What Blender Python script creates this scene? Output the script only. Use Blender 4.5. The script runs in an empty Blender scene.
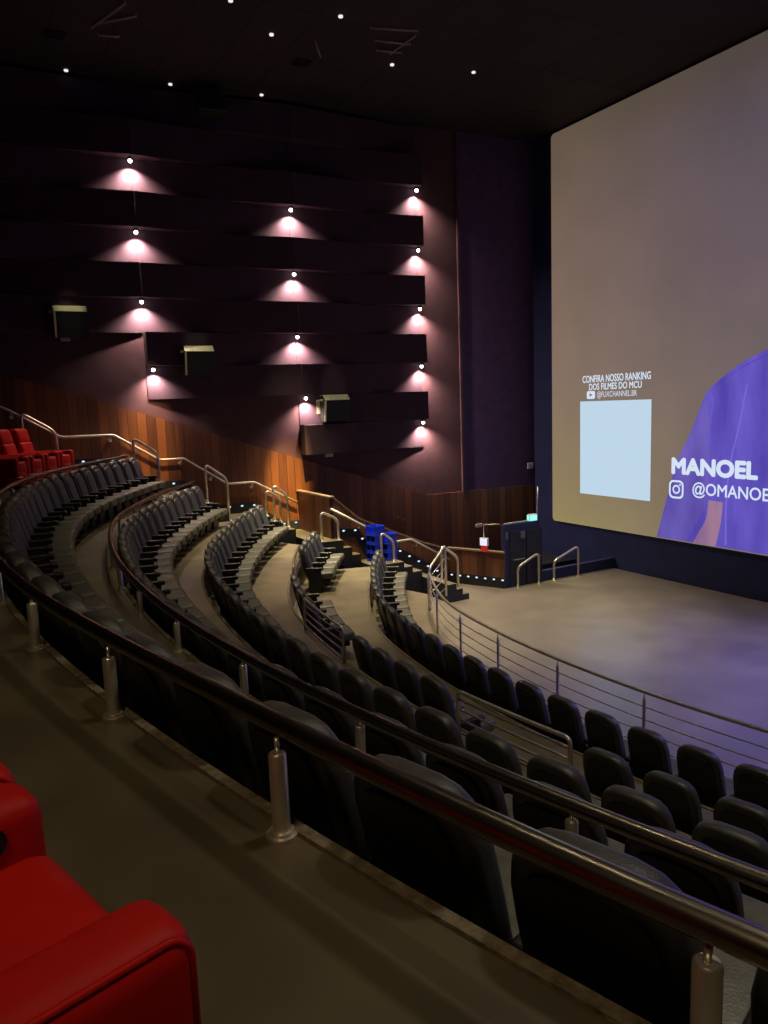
# A cinema auditorium seen from the upper tier.  World axes: X towards the screen, Y towards the side wall, Z up,
# origin on the upper-tier floor below the viewer.  Everything is in metres.
import bpy, bmesh, math, random
from mathutils import Vector, Matrix
random.seed(7)
PI = math.pi
scene = bpy.context.scene
col = scene.collection
EYE = 1.35
def zr(z): return z + EYE            # heights below are noted relative to eye level

# ------------------------------------------------------------------ materials
def mat(name, color=(.5, .5, .5), rough=.5, metal=0., noise=0., nscale=8., bump=0., bscale=60., spec=None, emit=None, estr=0., dark=None, coat=0.):
    m = bpy.data.materials.new(name); m.use_nodes = True
    nt = m.node_tree; b = nt.nodes['Principled BSDF']
    b.inputs['Roughness'].default_value = rough; b.inputs['Metallic'].default_value = metal
    b.inputs['Base Color'].default_value = (*color, 1)
    if spec is not None: b.inputs['Specular IOR Level'].default_value = spec
    if coat: b.inputs['Coat Weight'].default_value = coat; b.inputs['Coat Roughness'].default_value = .25
    if emit: b.inputs['Emission Color'].default_value = (*emit, 1); b.inputs['Emission Strength'].default_value = estr
    tc = nt.nodes.new('ShaderNodeTexCoord')
    if noise:
        n = nt.nodes.new('ShaderNodeTexNoise'); n.inputs['Scale'].default_value = nscale; n.inputs['Detail'].default_value = 4
        nt.links.new(tc.outputs['Object'], n.inputs['Vector'])
        r = nt.nodes.new('ShaderNodeValToRGB'); r.color_ramp.elements[0].position = .3; r.color_ramp.elements[1].position = .72
        d = dark or tuple(c * (1 - noise) for c in color); l = tuple(min(1, c * (1 + noise)) for c in color)
        r.color_ramp.elements[0].color = (*d, 1); r.color_ramp.elements[1].color = (*l, 1)
        nt.links.new(n.outputs['Fac'], r.inputs['Fac']); nt.links.new(r.outputs['Color'], b.inputs['Base Color'])
    if bump:
        n2 = nt.nodes.new('ShaderNodeTexNoise'); n2.inputs['Scale'].default_value = bscale; n2.inputs['Detail'].default_value = 2
        nt.links.new(tc.outputs['Object'], n2.inputs['Vector'])
        bp = nt.nodes.new('ShaderNodeBump'); bp.inputs['Strength'].default_value = bump; bp.inputs['Distance'].default_value = .01
        nt.links.new(n2.outputs['Fac'], bp.inputs['Height']); nt.links.new(bp.outputs['Normal'], b.inputs['Normal'])
    return m

def wood_mat(name, c1, c2, plank=.24, rough=.42):
    m = bpy.data.materials.new(name); m.use_nodes = True; nt = m.node_tree; N = nt.nodes; L = nt.links
    b = N['Principled BSDF']; b.inputs['Roughness'].default_value = rough
    tc = N.new('ShaderNodeTexCoord'); sx = N.new('ShaderNodeSeparateXYZ'); L.new(tc.outputs['Object'], sx.inputs[0])
    def M(op, a, v=None, v2=None):
        n = N.new('ShaderNodeMath'); n.operation = op
        L.new(a, n.inputs[0])
        if v is not None:
            if isinstance(v, (int, float)): n.inputs[1].default_value = v
            else: L.new(v, n.inputs[1])
        if v2 is not None: n.inputs[2].default_value = v2
        return n.outputs[0]
    u = M('DIVIDE', sx.outputs['X'], plank)
    fl = M('FLOOR', u); fr = M('FRACT', u)
    wn = N.new('ShaderNodeTexWhiteNoise'); wn.noise_dimensions = '1D'; L.new(fl, wn.inputs['W'])
    mp = N.new('ShaderNodeMapping'); mp.inputs['Scale'].default_value = (9, 9, .7); L.new(tc.outputs['Object'], mp.inputs['Vector'])
    cmb = N.new('ShaderNodeCombineXYZ'); L.new(wn.outputs['Value'], cmb.inputs['Z'])
    add = N.new('ShaderNodeVectorMath'); add.operation = 'MULTIPLY_ADD'
    L.new(cmb.outputs[0], add.inputs[0]); add.inputs[1].default_value = (0, 0, 20); L.new(mp.outputs[0], add.inputs[2])
    ns = N.new('ShaderNodeTexNoise'); ns.inputs['Scale'].default_value = 1.6; ns.inputs['Detail'].default_value = 6; ns.inputs['Distortion'].default_value = .6
    L.new(add.outputs[0], ns.inputs['Vector'])
    f = M('MULTIPLY', wn.outputs['Value'], .55); f2 = M('MULTIPLY_ADD', ns.outputs['Fac'], .55); L.new(f, f2.node.inputs[2])
    rp = N.new('ShaderNodeValToRGB'); rp.color_ramp.elements[0].color = (*c1, 1); rp.color_ramp.elements[1].color = (*c2, 1)
    rp.color_ramp.elements[0].position = .15; rp.color_ramp.elements[1].position = .85
    L.new(f2, rp.inputs['Fac'])
    e = M('SUBTRACT', fr, .5); e = M('ABSOLUTE', e); g = M('GREATER_THAN', e, .475)
    mx = N.new('ShaderNodeMix'); mx.data_type = 'RGBA'; L.new(g, mx.inputs['Factor']); L.new(rp.outputs['Color'], mx.inputs[6])
    mx.inputs[7].default_value = (c1[0] * .25, c1[1] * .25, c1[2] * .25, 1)
    L.new(mx.outputs[2], b.inputs['Base Color'])
    bp = N.new('ShaderNodeBump'); bp.inputs['Strength'].default_value = .5; bp.inputs['Distance'].default_value = .01; bp.invert = True
    L.new(g, bp.inputs['Height']); L.new(bp.outputs['Normal'], b.inputs['Normal'])
    return m

def tile_mat(name, c, joint, sx, sy, rough=.8, noise=.25):
    m = bpy.data.materials.new(name); m.use_nodes = True; nt = m.node_tree; N = nt.nodes; L = nt.links
    b = N['Principled BSDF']; b.inputs['Roughness'].default_value = rough
    tc = N.new('ShaderNodeTexCoord')
    br = N.new('ShaderNodeTexBrick'); br.offset = 0; br.inputs['Scale'].default_value = 1
    br.inputs['Brick Width'].default_value = sx; br.inputs['Row Height'].default_value = sy; br.inputs['Mortar Size'].default_value = .03
    br.inputs['Color1'].default_value = (*c, 1); br.inputs['Color2'].default_value = (*[x * (1 - noise) for x in c], 1); br.inputs['Mortar'].default_value = (*joint, 1)
    L.new(tc.outputs['Object'], br.inputs['Vector']); L.new(br.outputs['Color'], b.inputs['Base Color'])
    return m

def emis(name, c, s=1.):
    m = bpy.data.materials.new(name); m.use_nodes = True; nt = m.node_tree
    for n in list(nt.nodes): nt.nodes.remove(n)
    o = nt.nodes.new('ShaderNodeOutputMaterial'); e = nt.nodes.new('ShaderNodeEmission')
    e.inputs[0].default_value = (*c, 1); e.inputs[1].default_value = s; nt.links.new(e.outputs[0], o.inputs[0])
    return m
def srgb(r, g, b):
    f = lambda x: (x / 255 / 12.92) if x / 255 <= .04045 else ((x / 255 + .055) / 1.055) ** 2.4
    return (f(r), f(g), f(b))

M_FABRIC = mat('mauve_wall_fabric', (.085, .036, .044), .9, noise=.12, nscale=3, bump=.15, bscale=140)
M_SKIRT = mat('dark_skirting_and_shade', (.010, .012, .018), .6, noise=.2, nscale=4)
M_NAVY = mat('dark_navy_cladding', (.013, .021, .090), .8, noise=.2, nscale=2)
M_BLACK = mat('matt_black', (.006, .006, .007), .8, noise=.3, nscale=5)
M_WOOD = wood_mat('red_brown_wood_panelling', (.062, .019, .009), (.235, .080, .026), rough=.55)
M_WOOD2 = wood_mat('wood_parapet_cold_light_tone', (.066, .022, .013), (.18, .064, .030), rough=.55)  # panelling wood desaturated to carry the colder light on this side
M_CAP = mat('pale_wood_capping', (.26, .18, .12), .4, noise=.2, nscale=6)
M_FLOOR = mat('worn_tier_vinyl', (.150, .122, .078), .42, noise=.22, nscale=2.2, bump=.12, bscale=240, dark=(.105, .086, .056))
M_FLOOR0 = mat('worn_vinyl_shaded_upper_tier', (.082, .062, .034), .38, noise=.24, nscale=1.6, bump=.12, bscale=240, dark=(.050, .038, .022))  # tier vinyl darkened in colour to offset the stronger lamp above
M_STAGE = mat('smooth_grey_screed', (.20, .175, .14), .30, noise=.2, nscale=.9, bump=.05, bscale=90)
M_KERB = mat('rough_concrete_kerb', (.13, .10, .062), .85, noise=.5, nscale=26, bump=.7, bscale=60)
M_CEIL = tile_mat('dark_ceiling_tiles', (.022, .016, .0125), (.004, .004, .004), 1.25, 2.2)
M_STEEL = mat('polished_steel', (.66, .61, .52), .32, .8, noise=.08, nscale=14)
M_RAIL = mat('brushed_handrail_steel', (.25, .215, .19), .27, 1., noise=.12, nscale=10)
M_RAILF = mat('front_rail_steel', (.55, .50, .43), .34, .75, noise=.12, nscale=10)
M_BRASSY = mat('satin_wall_handrail', (.62, .58, .48), .35, .6, noise=.1, nscale=9)
M_SHELL = mat('black_plastic_shell', (.0065, .0065, .0075), .5, noise=.25, nscale=30)
M_LEATHER = mat('black_leatherette', (.034, .033, .031), .42, noise=.3, nscale=14, bump=.25, bscale=160)
M_BACKPAD = mat('dark_slate_upholstery', (.040, .041, .056), .6, noise=.3, nscale=22, bump=.2, bscale=120)
M_CUSHION = mat('charcoal_cushion_leatherette', (.085, .084, .064), .45, noise=.3, nscale=14, bump=.2, bscale=110)
M_ARM = mat('black_armrest_pad', (.011, .011, .012), .42, noise=.2, nscale=20)
M_RED = mat('red_leather', (.42, .0065, .003), .5, noise=.1, nscale=5, bump=.05, bscale=120, spec=.16)
M_REDD = mat('deep_red_leather', (.40, .007, .004), .5, noise=.1, nscale=5, bump=.05, bscale=120, spec=.3)
M_BLUE = mat('blue_plastic', (.012, .040, .62), .38, noise=.15, nscale=8)
M_SPK = mat('speaker_grille_black', (.009, .009, .007), .7, noise=.3, nscale=40)
M_SPKTOP = mat('pale_speaker_lit_tone', (.75, .72, .46), .55, noise=.1, nscale=9)  # pale tone paints the light on the speakers' upper faces
M_WHITE = mat('white_plastic', (.55, .55, .58), .5, noise=.05, nscale=9)
M_GREYP = mat('grey_plate', (.13, .13, .15), .6, noise=.1, nscale=9)
M_REDP = mat('red_plastic', (.6, .02, .015), .4, noise=.05, nscale=9, emit=(.6, .02, .01), estr=.35)
M_BULB = emis('lamp_glow', (1., .93, .85), 14.)
M_DOT = emis('ceiling_pin_glow', (1., .95, .88), .9)
M_STEP = emis('step_light_glow', (.62, .85, 1.), 1.15)
M_GREEN = emis('green_exit_glow', (.25, .85, .68), 1.5)
M_SIGNW = emis('white_sign_glow', (.85, .85, 1.), 1.0)
M_SCREENTXT = emis('projected_white', srgb(212, 226, 244), 1.)
M_CARD = emis('projected_pale_card', srgb(190, 214, 232), 1.)
M_TANTXT = emis('projected_tan', srgb(128, 112, 96), 1.)

# ------------------------------------------------------------------ mesh helpers
def B(): return bmesh.new()
def box(bm, lo, hi, mtx=None):
    vs = [bm.verts.new(Vector((x, y, z)) if mtx is None else mtx @ Vector((x, y, z))) for z in (lo[2], hi[2]) for y in (lo[1], hi[1]) for x in (lo[0], hi[0])]
    for f in ((0, 2, 3, 1), (4, 5, 7, 6), (0, 1, 5, 4), (2, 6, 7, 3), (0, 4, 6, 2), (1, 3, 7, 5)): bm.faces.new([vs[i] for i in f])
    return vs
def rbox(bm, lo, hi, r=.03, seg=3, mtx=None):
    t = B(); box(t, lo, hi)
    bmesh.ops.bevel(t, geom=list(t.edges) + list(t.verts), offset=r, segments=seg, profile=.5, affect='EDGES')
    merge(bm, t, mtx)
def merge(bm, t, mtx=None):
    mp = {}
    for v in t.verts: mp[v] = bm.verts.new(v.co if mtx is None else mtx @ v.co)
    for f in t.faces:
        try: nf = bm.faces.new([mp[v] for v in f.verts]); nf.smooth = f.smooth
        except ValueError: pass
    t.free()
def prism(bm, pts, z0, z1):
    """vertical prism on a plan polygon"""
    a = [bm.verts.new((x, y, z0)) for x, y in pts]; b = [bm.verts.new((x, y, z1)) for x, y in pts]; n = len(pts)
    bm.faces.new(a[::-1]); bm.faces.new(b)
    for i in range(n): bm.faces.new((a[i], a[(i + 1) % n], b[(i + 1) % n], b[i]))
def slab(bm, pts2, d0, d1, fn):
    """extrude a 2-D outline between depths d0,d1 ; fn(u,v,d)->xyz"""
    a = [bm.verts.new(fn(u, v, d0)) for u, v in pts2]; b = [bm.verts.new(fn(u, v, d1)) for u, v in pts2]; n = len(pts2)
    bm.faces.new(a[::-1]); bm.faces.new(b)
    for i in range(n): bm.faces.new((a[i], a[(i + 1) % n], b[(i + 1) % n], b[i]))
def strip(bm, outer, inner, z0, z1):
    """solid band between two plan polylines"""
    n = len(outer); R = [[bm.verts.new((*p, z)) for p in line] for line in (outer, inner) for z in (z0, z1)]
    o0, o1, i0, i1 = R
    for k in range(n - 1):
        bm.faces.new((o1[k], o1[k + 1], i1[k + 1], i1[k])); bm.faces.new((o0[k], i0[k], i0[k + 1], o0[k + 1]))
        bm.faces.new((o0[k], o0[k + 1], o1[k + 1], o1[k])); bm.faces.new((i0[k], i1[k], i1[k + 1], i0[k + 1]))
    for k in (0, n - 1): bm.faces.new((o0[k], o1[k], i1[k], i0[k]))
def tube(bm, pts, r, seg=10, cap=True):
    pts = [Vector(p) for p in pts]; n = len(pts); rings = []
    up = Vector((0, 0, 1)); last = None
    for i in range(n):
        a = (pts[i] - pts[i - 1]).normalized() if i else None; b = (pts[i + 1] - pts[i]).normalized() if i < n - 1 else None
        t = (a + b).normalized() if a and b else (a or b)
        k = 1 / max(.35, t.dot(b)) if a and b else 1
        if last is None:
            s = t.cross(up); s = s.normalized() if s.length > .05 else Vector((1, 0, 0))
        else:
            s = (last - t * last.dot(t)).normalized()
        last = s; w = t.cross(s)
        rings.append([bm.verts.new(pts[i] + (s * math.cos(q) + w * math.sin(q)) * r) for q in (2 * PI * j / seg for j in range(seg))])
    for i in range(n - 1):
        for j in range(seg):
            f = bm.faces.new((rings[i][j], rings[i][(j + 1) % seg], rings[i + 1][(j + 1) % seg], rings[i + 1][j])); f.smooth = True
    if cap: bm.faces.new(rings[0][::-1]); bm.faces.new(rings[-1])
def cyl(bm, x, y, z0, z1, r, seg=16): tube(bm, [(x, y, z0), (x, y, z1)], r, seg)
def lathe(bm, prof, seg=16, c=(0, 0, 0)):
    rr = [[bm.verts.new((c[0] + r * math.cos(2 * PI * j / seg), c[1] + r * math.sin(2 * PI * j / seg), c[2] + z)) for j in range(seg)] for r, z in prof]
    for a, b in zip(rr, rr[1:]):
        for j in range(seg):
            f = bm.faces.new((a[j], a[(j + 1) % seg], b[(j + 1) % seg], b[j])); f.smooth = True
    bm.faces.new(rr[0][::-1]); bm.faces.new(rr[-1])
def fillet(pts, r, n=5):
    """round the corners of a 3-D polyline"""
    P = [Vector(p) for p in pts]; out = [P[0]]
    for i in range(1, len(P) - 1):
        a = P[i - 1] - P[i]; b = P[i + 1] - P[i]; d = min(r, a.length * .45, b.length * .45)
        A = P[i] + a.normalized() * d; Bp = P[i] + b.normalized() * d
        for k in range(n + 1):
            t = k / n; out.append(A * (1 - t) ** 2 + P[i] * 2 * t * (1 - t) + Bp * t * t)
    return out + [P[-1]]

def obj(name, bm, m, parent=None, smooth=False, recalc=True):
    if recalc: bmesh.ops.recalc_face_normals(bm, faces=bm.faces)
    me = bpy.data.meshes.new(name); bm.to_mesh(me); bm.free()
    if smooth:
        for p in me.polygons: p.use_smooth = True
    me.materials.append(m)
    o = bpy.data.objects.new(name, me); col.objects.link(o)
    if parent: o.parent = parent
    return o
def soft(o, ang=40):
    try: o.data.set_sharp_from_angle(angle=math.radians(ang))
    except Exception: pass
    return o
def tag(o, label, cat, group=None, kind=None):
    if label: o['label'] = label
    if cat: o['category'] = cat
    if group: o['group'] = group
    if kind: o['kind'] = kind
    return o
def struct(name, bm, m, parent=None, label=None):
    o = obj(name, bm, m, parent)
    if parent is None: o['kind'] = 'structure'
    if label: o['label'] = label
    return o
def empty(name, loc=(0, 0, 0), rz=0, mtx=None):
    o = bpy.data.objects.new(name, None); col.objects.link(o); o.empty_display_size = .1
    if mtx is not None: o.matrix_world = mtx
    else: o.location = loc; o.rotation_euler = (0, 0, rz)
    return o
def thing(name, label, cat, loc=(0, 0, 0), rz=0, group=None, mtx=None):
    return tag(empty(name, loc, rz, mtx), label, cat, group)
def copy_tree(o, parent=None):
    c = o.copy(); col.objects.link(c)
    if parent: c.parent = parent
    for ch in list(o.children): copy_tree(ch, c)
    return c

# ------------------------------------------------------------------ plan geometry of the curved tiers
CX, CY = 21.0, 7.5
KN = [-.4, -.2, 0, .15, .3, .45, .6]; KV = [-.001, -.039, -.037, .014, .094, -.004, -.027]
def dev(ph):
    if ph <= KN[0]: return KV[0]
    if ph >= KN[-1]: return KV[-1]
    for i in range(len(KN) - 1):
        if ph <= KN[i + 1]:
            h = KN[i + 1] - KN[i]; t = (ph - KN[i]) / h
            def g(j):
                a, b = max(0, j - 1), min(len(KN) - 1, j + 1); return (KV[b] - KV[a]) / (KN[b] - KN[a])
            return (2*t**3-3*t*t+1)*KV[i] + (t**3-2*t*t+t)*h*g(i) + (-2*t**3+3*t*t)*KV[i+1] + (t**3-t*t)*h*g(i+1)
def pol(R, ph):
    R = R + dev(ph); return (CX - R * math.cos(ph), CY + R * math.sin(ph))
def phY(R, Y): return math.asin((Y - CY) / R)
def arc(R, p0, p1, n=60): return [pol(R, p0 + (p1 - p0) * i / n) for i in range(n + 1)]
Z0, Z1, Z2, Z3, Z4, Z5, ZF = 0., -.75, -1.54, -2.19, -2.86, -3.37, -3.85
E0, E1, E2, E3, E4, E5 = 20.9, 19.53, 18.22, 16.70, 15.06, 13.66
RTOP = [20.81, 19.45, 18.14, 16.61, 14.97]
PH0 = -.50
def wallY(x): return 20.78 - .0637 * x

# ------------------------------------------------------------------ setting: floors
YA = 19.0
def tier(name, Ro, Ri, Yo, Yi, z, zb, m=None):
    bm = B(); strip(bm, arc(Ro, PH0, phY(Ro, Yo)), arc(Ri, PH0, phY(Ri, Yi)), zb, z); return struct(name, bm, m or M_FLOOR)
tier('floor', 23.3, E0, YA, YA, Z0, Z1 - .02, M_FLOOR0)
tier('floor.001', E0 - .001, E1, YA, YA, Z1, Z2 - .02)
tier('floor.002', E1 - .001, E2, YA, YA, Z2, Z3 - .02)
tier('floor.003', E2 - .001, E3, YA, 17.4, Z3, Z4 - .02)
tier('floor.004', E3 - .001, E4, 17.4, 16.9, Z4, Z5 - .02)
tier('floor.005', E4 - .001, E5, 16.9, 15.2, Z5, ZF - .02)
# flat stage floor in front of the screen
bm = B()
prism(bm, [pol(E5 + .3, PH0)] + [pol(E5 + .3, PH0 + (.6 - PH0) * i / 40) for i in range(1, 41)] + [(11.3, 17.9), (12.1, 17.6), (12.75, 15.98), (16.95, 15.98), (16.95, -5.2), (10.0, -5.2)], ZF - .3, ZF)
struct('floor.006', bm, M_STAGE)
def stair(o):
    o.data.materials.append(M_SKIRT)
    for p in o.data.polygons:
        if abs(p.normal.z) < .5: p.material_index = 1
    return o
# aisle flight along the side wall
prof = [(-1, 1.0, Z0 + .75), (1.0, 1.39, .5), (1.39, 1.78, .25), (1.78, 3.43, Z0), (3.43, 3.80, -.25), (3.80, 4.17, -.5), (4.17, 5.18, Z1), (5.18, 5.56, Z1 - .263), (5.56, 5.95, Z1 - .527),
        (5.95, 7.10, Z2), (7.10, 7.46, Z2 - .217), (7.46, 7.82, Z2 - .433), (7.82, 8.60, Z3)]
bm = B()
for x0, x1, z in prof:
    prism(bm, [(x0, YA + .0), (x1, YA + .0), (x1, wallY(x1) - .001), (x0, wallY(x0) - .001)], z - .85, z)
stair(struct('floor.007', bm, M_FLOOR))
bm = B()
for x0, x1, y0, z in [(8.6, 8.86, 17.62, Z3 - .22), (8.86, 9.12, 17.62, Z3 - .44), (9.12, 10.05, 16.9, Z4), (10.05, 10.35, 16.95, Z4 - .17), (10.35, 10.65, 16.95, Z4 - .34), (10.65, 10.92, 15.7, Z5), (10.92, 11.12, 15.7, Z5 - .16), (11.12, 11.32, 15.7, Z5 - .32)]:
    prism(bm, [(x0, y0), (x1, y0), (x1, 17.94 - max(0, x1 - 11.3) * .4), (x0, 17.94 - max(0, x0 - 11.3) * .4)], z - .7, z)
prism(bm, [(7.82, 17.75), (8.6, 17.62), (8.6, 19.0), (7.82, 19.0)], Z3 - .7, Z3)
stair(struct('floor.008', bm, M_FLOOR))
bm = B(); prism(bm, [(8.6, 18.0), (17.0, 17.6), (17.0, wallY(17)), (8.6, wallY(8.6))], ZF - .35, ZF); struct('floor.009', bm, M_SKIRT)  # passage floor coloured dark to stand in for shade
# rough kerb strips on the tier edges
for i, (R, z, Y) in enumerate(((E0, Z0, YA), (E1, Z1, YA), (E2, Z2, YA), (E3, Z3, 17.3), (E4, Z4, 16.8))):
    bm = B(); strip(bm, arc(R + .045, PH0, phY(R, Y)), arc(R + .004, PH0, phY(R, Y)), z - .01, z + .012); struct('trim_%d' % (i + 1), bm, M_KERB)

# ------------------------------------------------------------------ setting: walls and ceiling
WANG = math.atan2(-.0637, 1.0)
WM = Matrix.Translation((0, 20.78, 0)) @ Matrix.Rotation(WANG, 4, 'Z')      # local x along wall, local -y into the room
wallE = None
def wloc(name, bm, m, label=None):
    o = struct(name, bm, m, label=label); o.matrix_world = WM; return o
CEILZ = zr(8.28)
bm = B(); box(bm, (-5, 0, -4.4), (17.2, .25, CEILZ)); wloc('wall_left', bm, M_FABRIC)
bm = B(); box(bm, (17.06, -6.2, ZF - .35), (17.3, 20.0, CEILZ)); struct('wall_front', bm, M_NAVY)
bm = B(); box(bm, (-5.2, -6.2, -4.4), (17.3, -6.0, CEILZ)); struct('wall_right', bm, M_BLACK)
bm = B(); box(bm, (-5.2, -6.2, -4.4), (-5.0, 21.2, CEILZ)); struct('wall_back', bm, M_BLACK)
bm = B(); box(bm, (-5.2, -6.2, CEILZ), (17.3, 21.4, CEILZ + .2)); struct('ceiling', bm, M_CEIL)
# pilaster fold and darker end bay beyond the lit strip
bm = B(); box(bm, (14.16, -.07, zr(-3.0)), (14.24, 0, CEILZ)); wloc('trim_6', bm, M_FABRIC)
M_ENDBAY = mat('dark_purple_end_bay', (.085, .046, .125), .9, noise=.15, nscale=3)
bm = B(); box(bm, (14.24, -.035, zr(-3.0)), (17.1, 0, CEILZ)); wloc('trim_7', bm, M_ENDBAY)
# staggered wedge panels : each bay has tapering boards, alternately proud at its left and right end
SEAM = [-4.2, .12, 4.42, 8.64, 12.76]
PROUD, DEEP, RH = .42, .025, .8675
tn = 8
M_BOARD = mat('mauve_board_fabric', (.062, .029, .044), .92, noise=.12, nscale=3, bump=.15, bscale=140)
def board(bay, top, bot, pl, pr):
    global tn
    a, b = SEAM[bay], SEAM[bay + 1]
    bm = B(); prism(bm, [(a + .006, 0), (b - .006, 0), (b - .006, -pr), (a + .006, -pl)], zr(bot) + .004, zr(top) - .004)
    wloc('trim_%d' % tn, bm, M_BOARD); tn += 1
for bay in range(4):
    last = {0: 3, 1: 5, 2: 7, 3: 9}[bay]       # how far the boards run down before the plain wall shows
    for m_ in range(-2, last):
        top = 6.46 - RH * m_
        # even rows are recessed at seams 2,4 (lamps A and C) and proud at seams 1,3 ; odd rows the other way round
        even = (m_ % 2 == 0)
        lamp_l = bay in (2,) or bay == 0        # left seam of the bay is an A/C seam
        l_deep = even if bay % 2 == 0 else not even
        board(bay, top, top - RH, DEEP if l_deep else PROUD, PROUD if l_deep else DEEP)
# wood wainscot : sloping top then level
bm = B()
top = lambda x: zr(1.15 - .3415 * (x - .95)) if x < 12.8 else zr(-2.90)
slab(bm, [(-5, -4.2), (17.05, -4.2), (17.05, top(14)), (12.8, top(14)), (-5, top(-5))], -.055, 0, lambda u, v, d: (u, d, v))
wloc('wall_left_wainscot', bm, M_WOOD)
# dark skirting stringer along the aisle
bm = B()
sk = [(0.6, .95), (1.0, .95), (1.9, .27), (3.43, .27), (4.3, -.48), (5.18, -.48), (6.05, -1.27), (7.1, -1.27), (7.95, -1.92), (8.55, -1.92)]
poly = sk + [(8.55, -2.4), (7.8, -2.4), (5.95, -1.75), (4.17, -.95), (1.8, -.2), (.6, .5)]
slab(bm, poly, -.075, -.05, lambda u, v, d: (u, d, v)); wloc('baseboard_left', bm, M_SKIRT)

# parapet that screens the exit passage
PY = 18.0
capz = [(8.52, zr(-2.42)), (9.27, zr(-3.08)), (10.24, zr(-3.52)), (11.27, zr(-3.98)), (11.95, zr(-4.22))]
bm = B(); slab(bm, [(0, -2.6), (2.24, -2.6), (2.24, zr(-2.42)), (0, zr(-2.42))], 0, .09, lambda u, v, d: (u, d, v))
o = struct('wall_parapet', bm, M_WOOD2); o.matrix_world = Matrix.Translation((8.52, PY, 0)) @ Matrix.Rotation(PI / 2, 4, 'Z')
bm = B(); slab(bm, [(0, -2.6)] + [(x - 8.52, z) for x, z in capz] + [(3.43, -4.1), (2.6, -4.1), (1.4, -3.4)], 0, .09, lambda u, v, d: (u, d, v))
PA = math.atan2(17.6 - PY, 3.43)
o = struct('wall_parapet.001', bm, M_WOOD2); PM = Matrix.Translation((8.52, PY, 0)) @ Matrix.Rotation(PA, 4, 'Z'); o.matrix_world = PM
QA = math.atan2(15.98 - 17.6, 12.75 - 11.95); QL = math.hypot(15.98 - 17.6, 12.75 - 11.95)
QM = Matrix.Translation((11.95, 17.6, 0)) @ Matrix.Rotation(QA, 4, 'Z')
bm = B(); slab(bm, [(0, ZF), (QL, ZF), (QL, zr(-4.20)), (0, zr(-4.20))], 0, .09, lambda u, v, d: (u, d, v))
o = struct('wall_parapet.002', bm, M_WOOD2); o.matrix_world = QM
def capstrip(name, pts, mtx, w=.13):
    bm = B()
    for (a, za), (b, zb) in zip(pts, pts[1:]):
        slab(bm, [(a, za), (b, zb), (b, zb + .045), (a, za + .045)], -.03, w, lambda u, v, d: (u, d, v))
    o = struct(name, bm, M_CAP); o.matrix_world = mtx
capstrip('trim_60', [(-.05, zr(-2.42)), (2.2, zr(-2.42))], Matrix.Translation((8.52, PY, 0)) @ Matrix.Rotation(PI / 2, 4, 'Z'))
capstrip('trim_61', [(x - 8.52, z) for x, z in capz], PM, .06)
capstrip('trim_62', [(0, zr(-4.20)), (QL, zr(-4.20))], QM, .1)
# skirting under the parapet
bm = B(); slab(bm, [(.05, Z3 - .02), (.6, Z3 - .02), (.95, Z4 - .05), (1.6, Z4 - .05), (2.3, Z5 - .05), (3.4, ZF), (3.42, ZF + .3), (2.6, Z5 + .3), (1.9, Z4 + .22), (1.1, Z4 + .25), (.7, Z3 + .22), (.05, Z3 + .26)], -.012, .0, lambda u, v, d: (u, d, v))
o = struct('baseboard_parapet', bm, M_SKIRT); o.matrix_world = PM
bm = B(); slab(bm, [(0, ZF), (QL, ZF), (QL, ZF + .3), (0, ZF + .3)], -.012, 0, lambda u, v, d: (u, d, v)); o = struct('baseboard_parapet.001', bm, M_SKIRT); o.matrix_world = QM
bm = B(); slab(bm, [(-.05, Z3), (-2.2, Z3), (-2.2, Z3 + .26), (-.05, Z3 + .26)], 0, .012, lambda u, v, d: (8.52 - d, PY - u - .0, v)); struct('baseboard_parapet.002', bm, M_SKIRT)
# dark exit wall with double door beyond the parapet
bm = B(); box(bm, (12.78, 16.0, ZF), (14.05, 16.14, zr(-3.41))); box(bm, (14.05, 16.0, ZF), (17.05, 16.14, zr(-4.90))); struct('wall_exit', bm, M_NAVY)
M_DOOR = mat('dark_exit_door', (.016, .018, .036), .6, noise=.15, nscale=5)
for k, x in enumerate((12.95, 13.55)):
    bm = B(); box(bm, (x, 15.965, ZF + .02), (x + .56, 15.998, zr(-3.62)))
    d = struct('door_%d' % (k + 1), bm, M_DOOR)
    bm = B(); tube(bm, [(x + .08, 15.93, ZF + .78), (x + .48, 15.93, ZF + .78)], .018, 8)
    for q in (.1, .46): box(bm, (x + q - .015, 15.93, ZF + .765), (x + q + .015, 15.966, ZF + .795))
    obj('push_bar', bm, M_GREYP, d)

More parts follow.
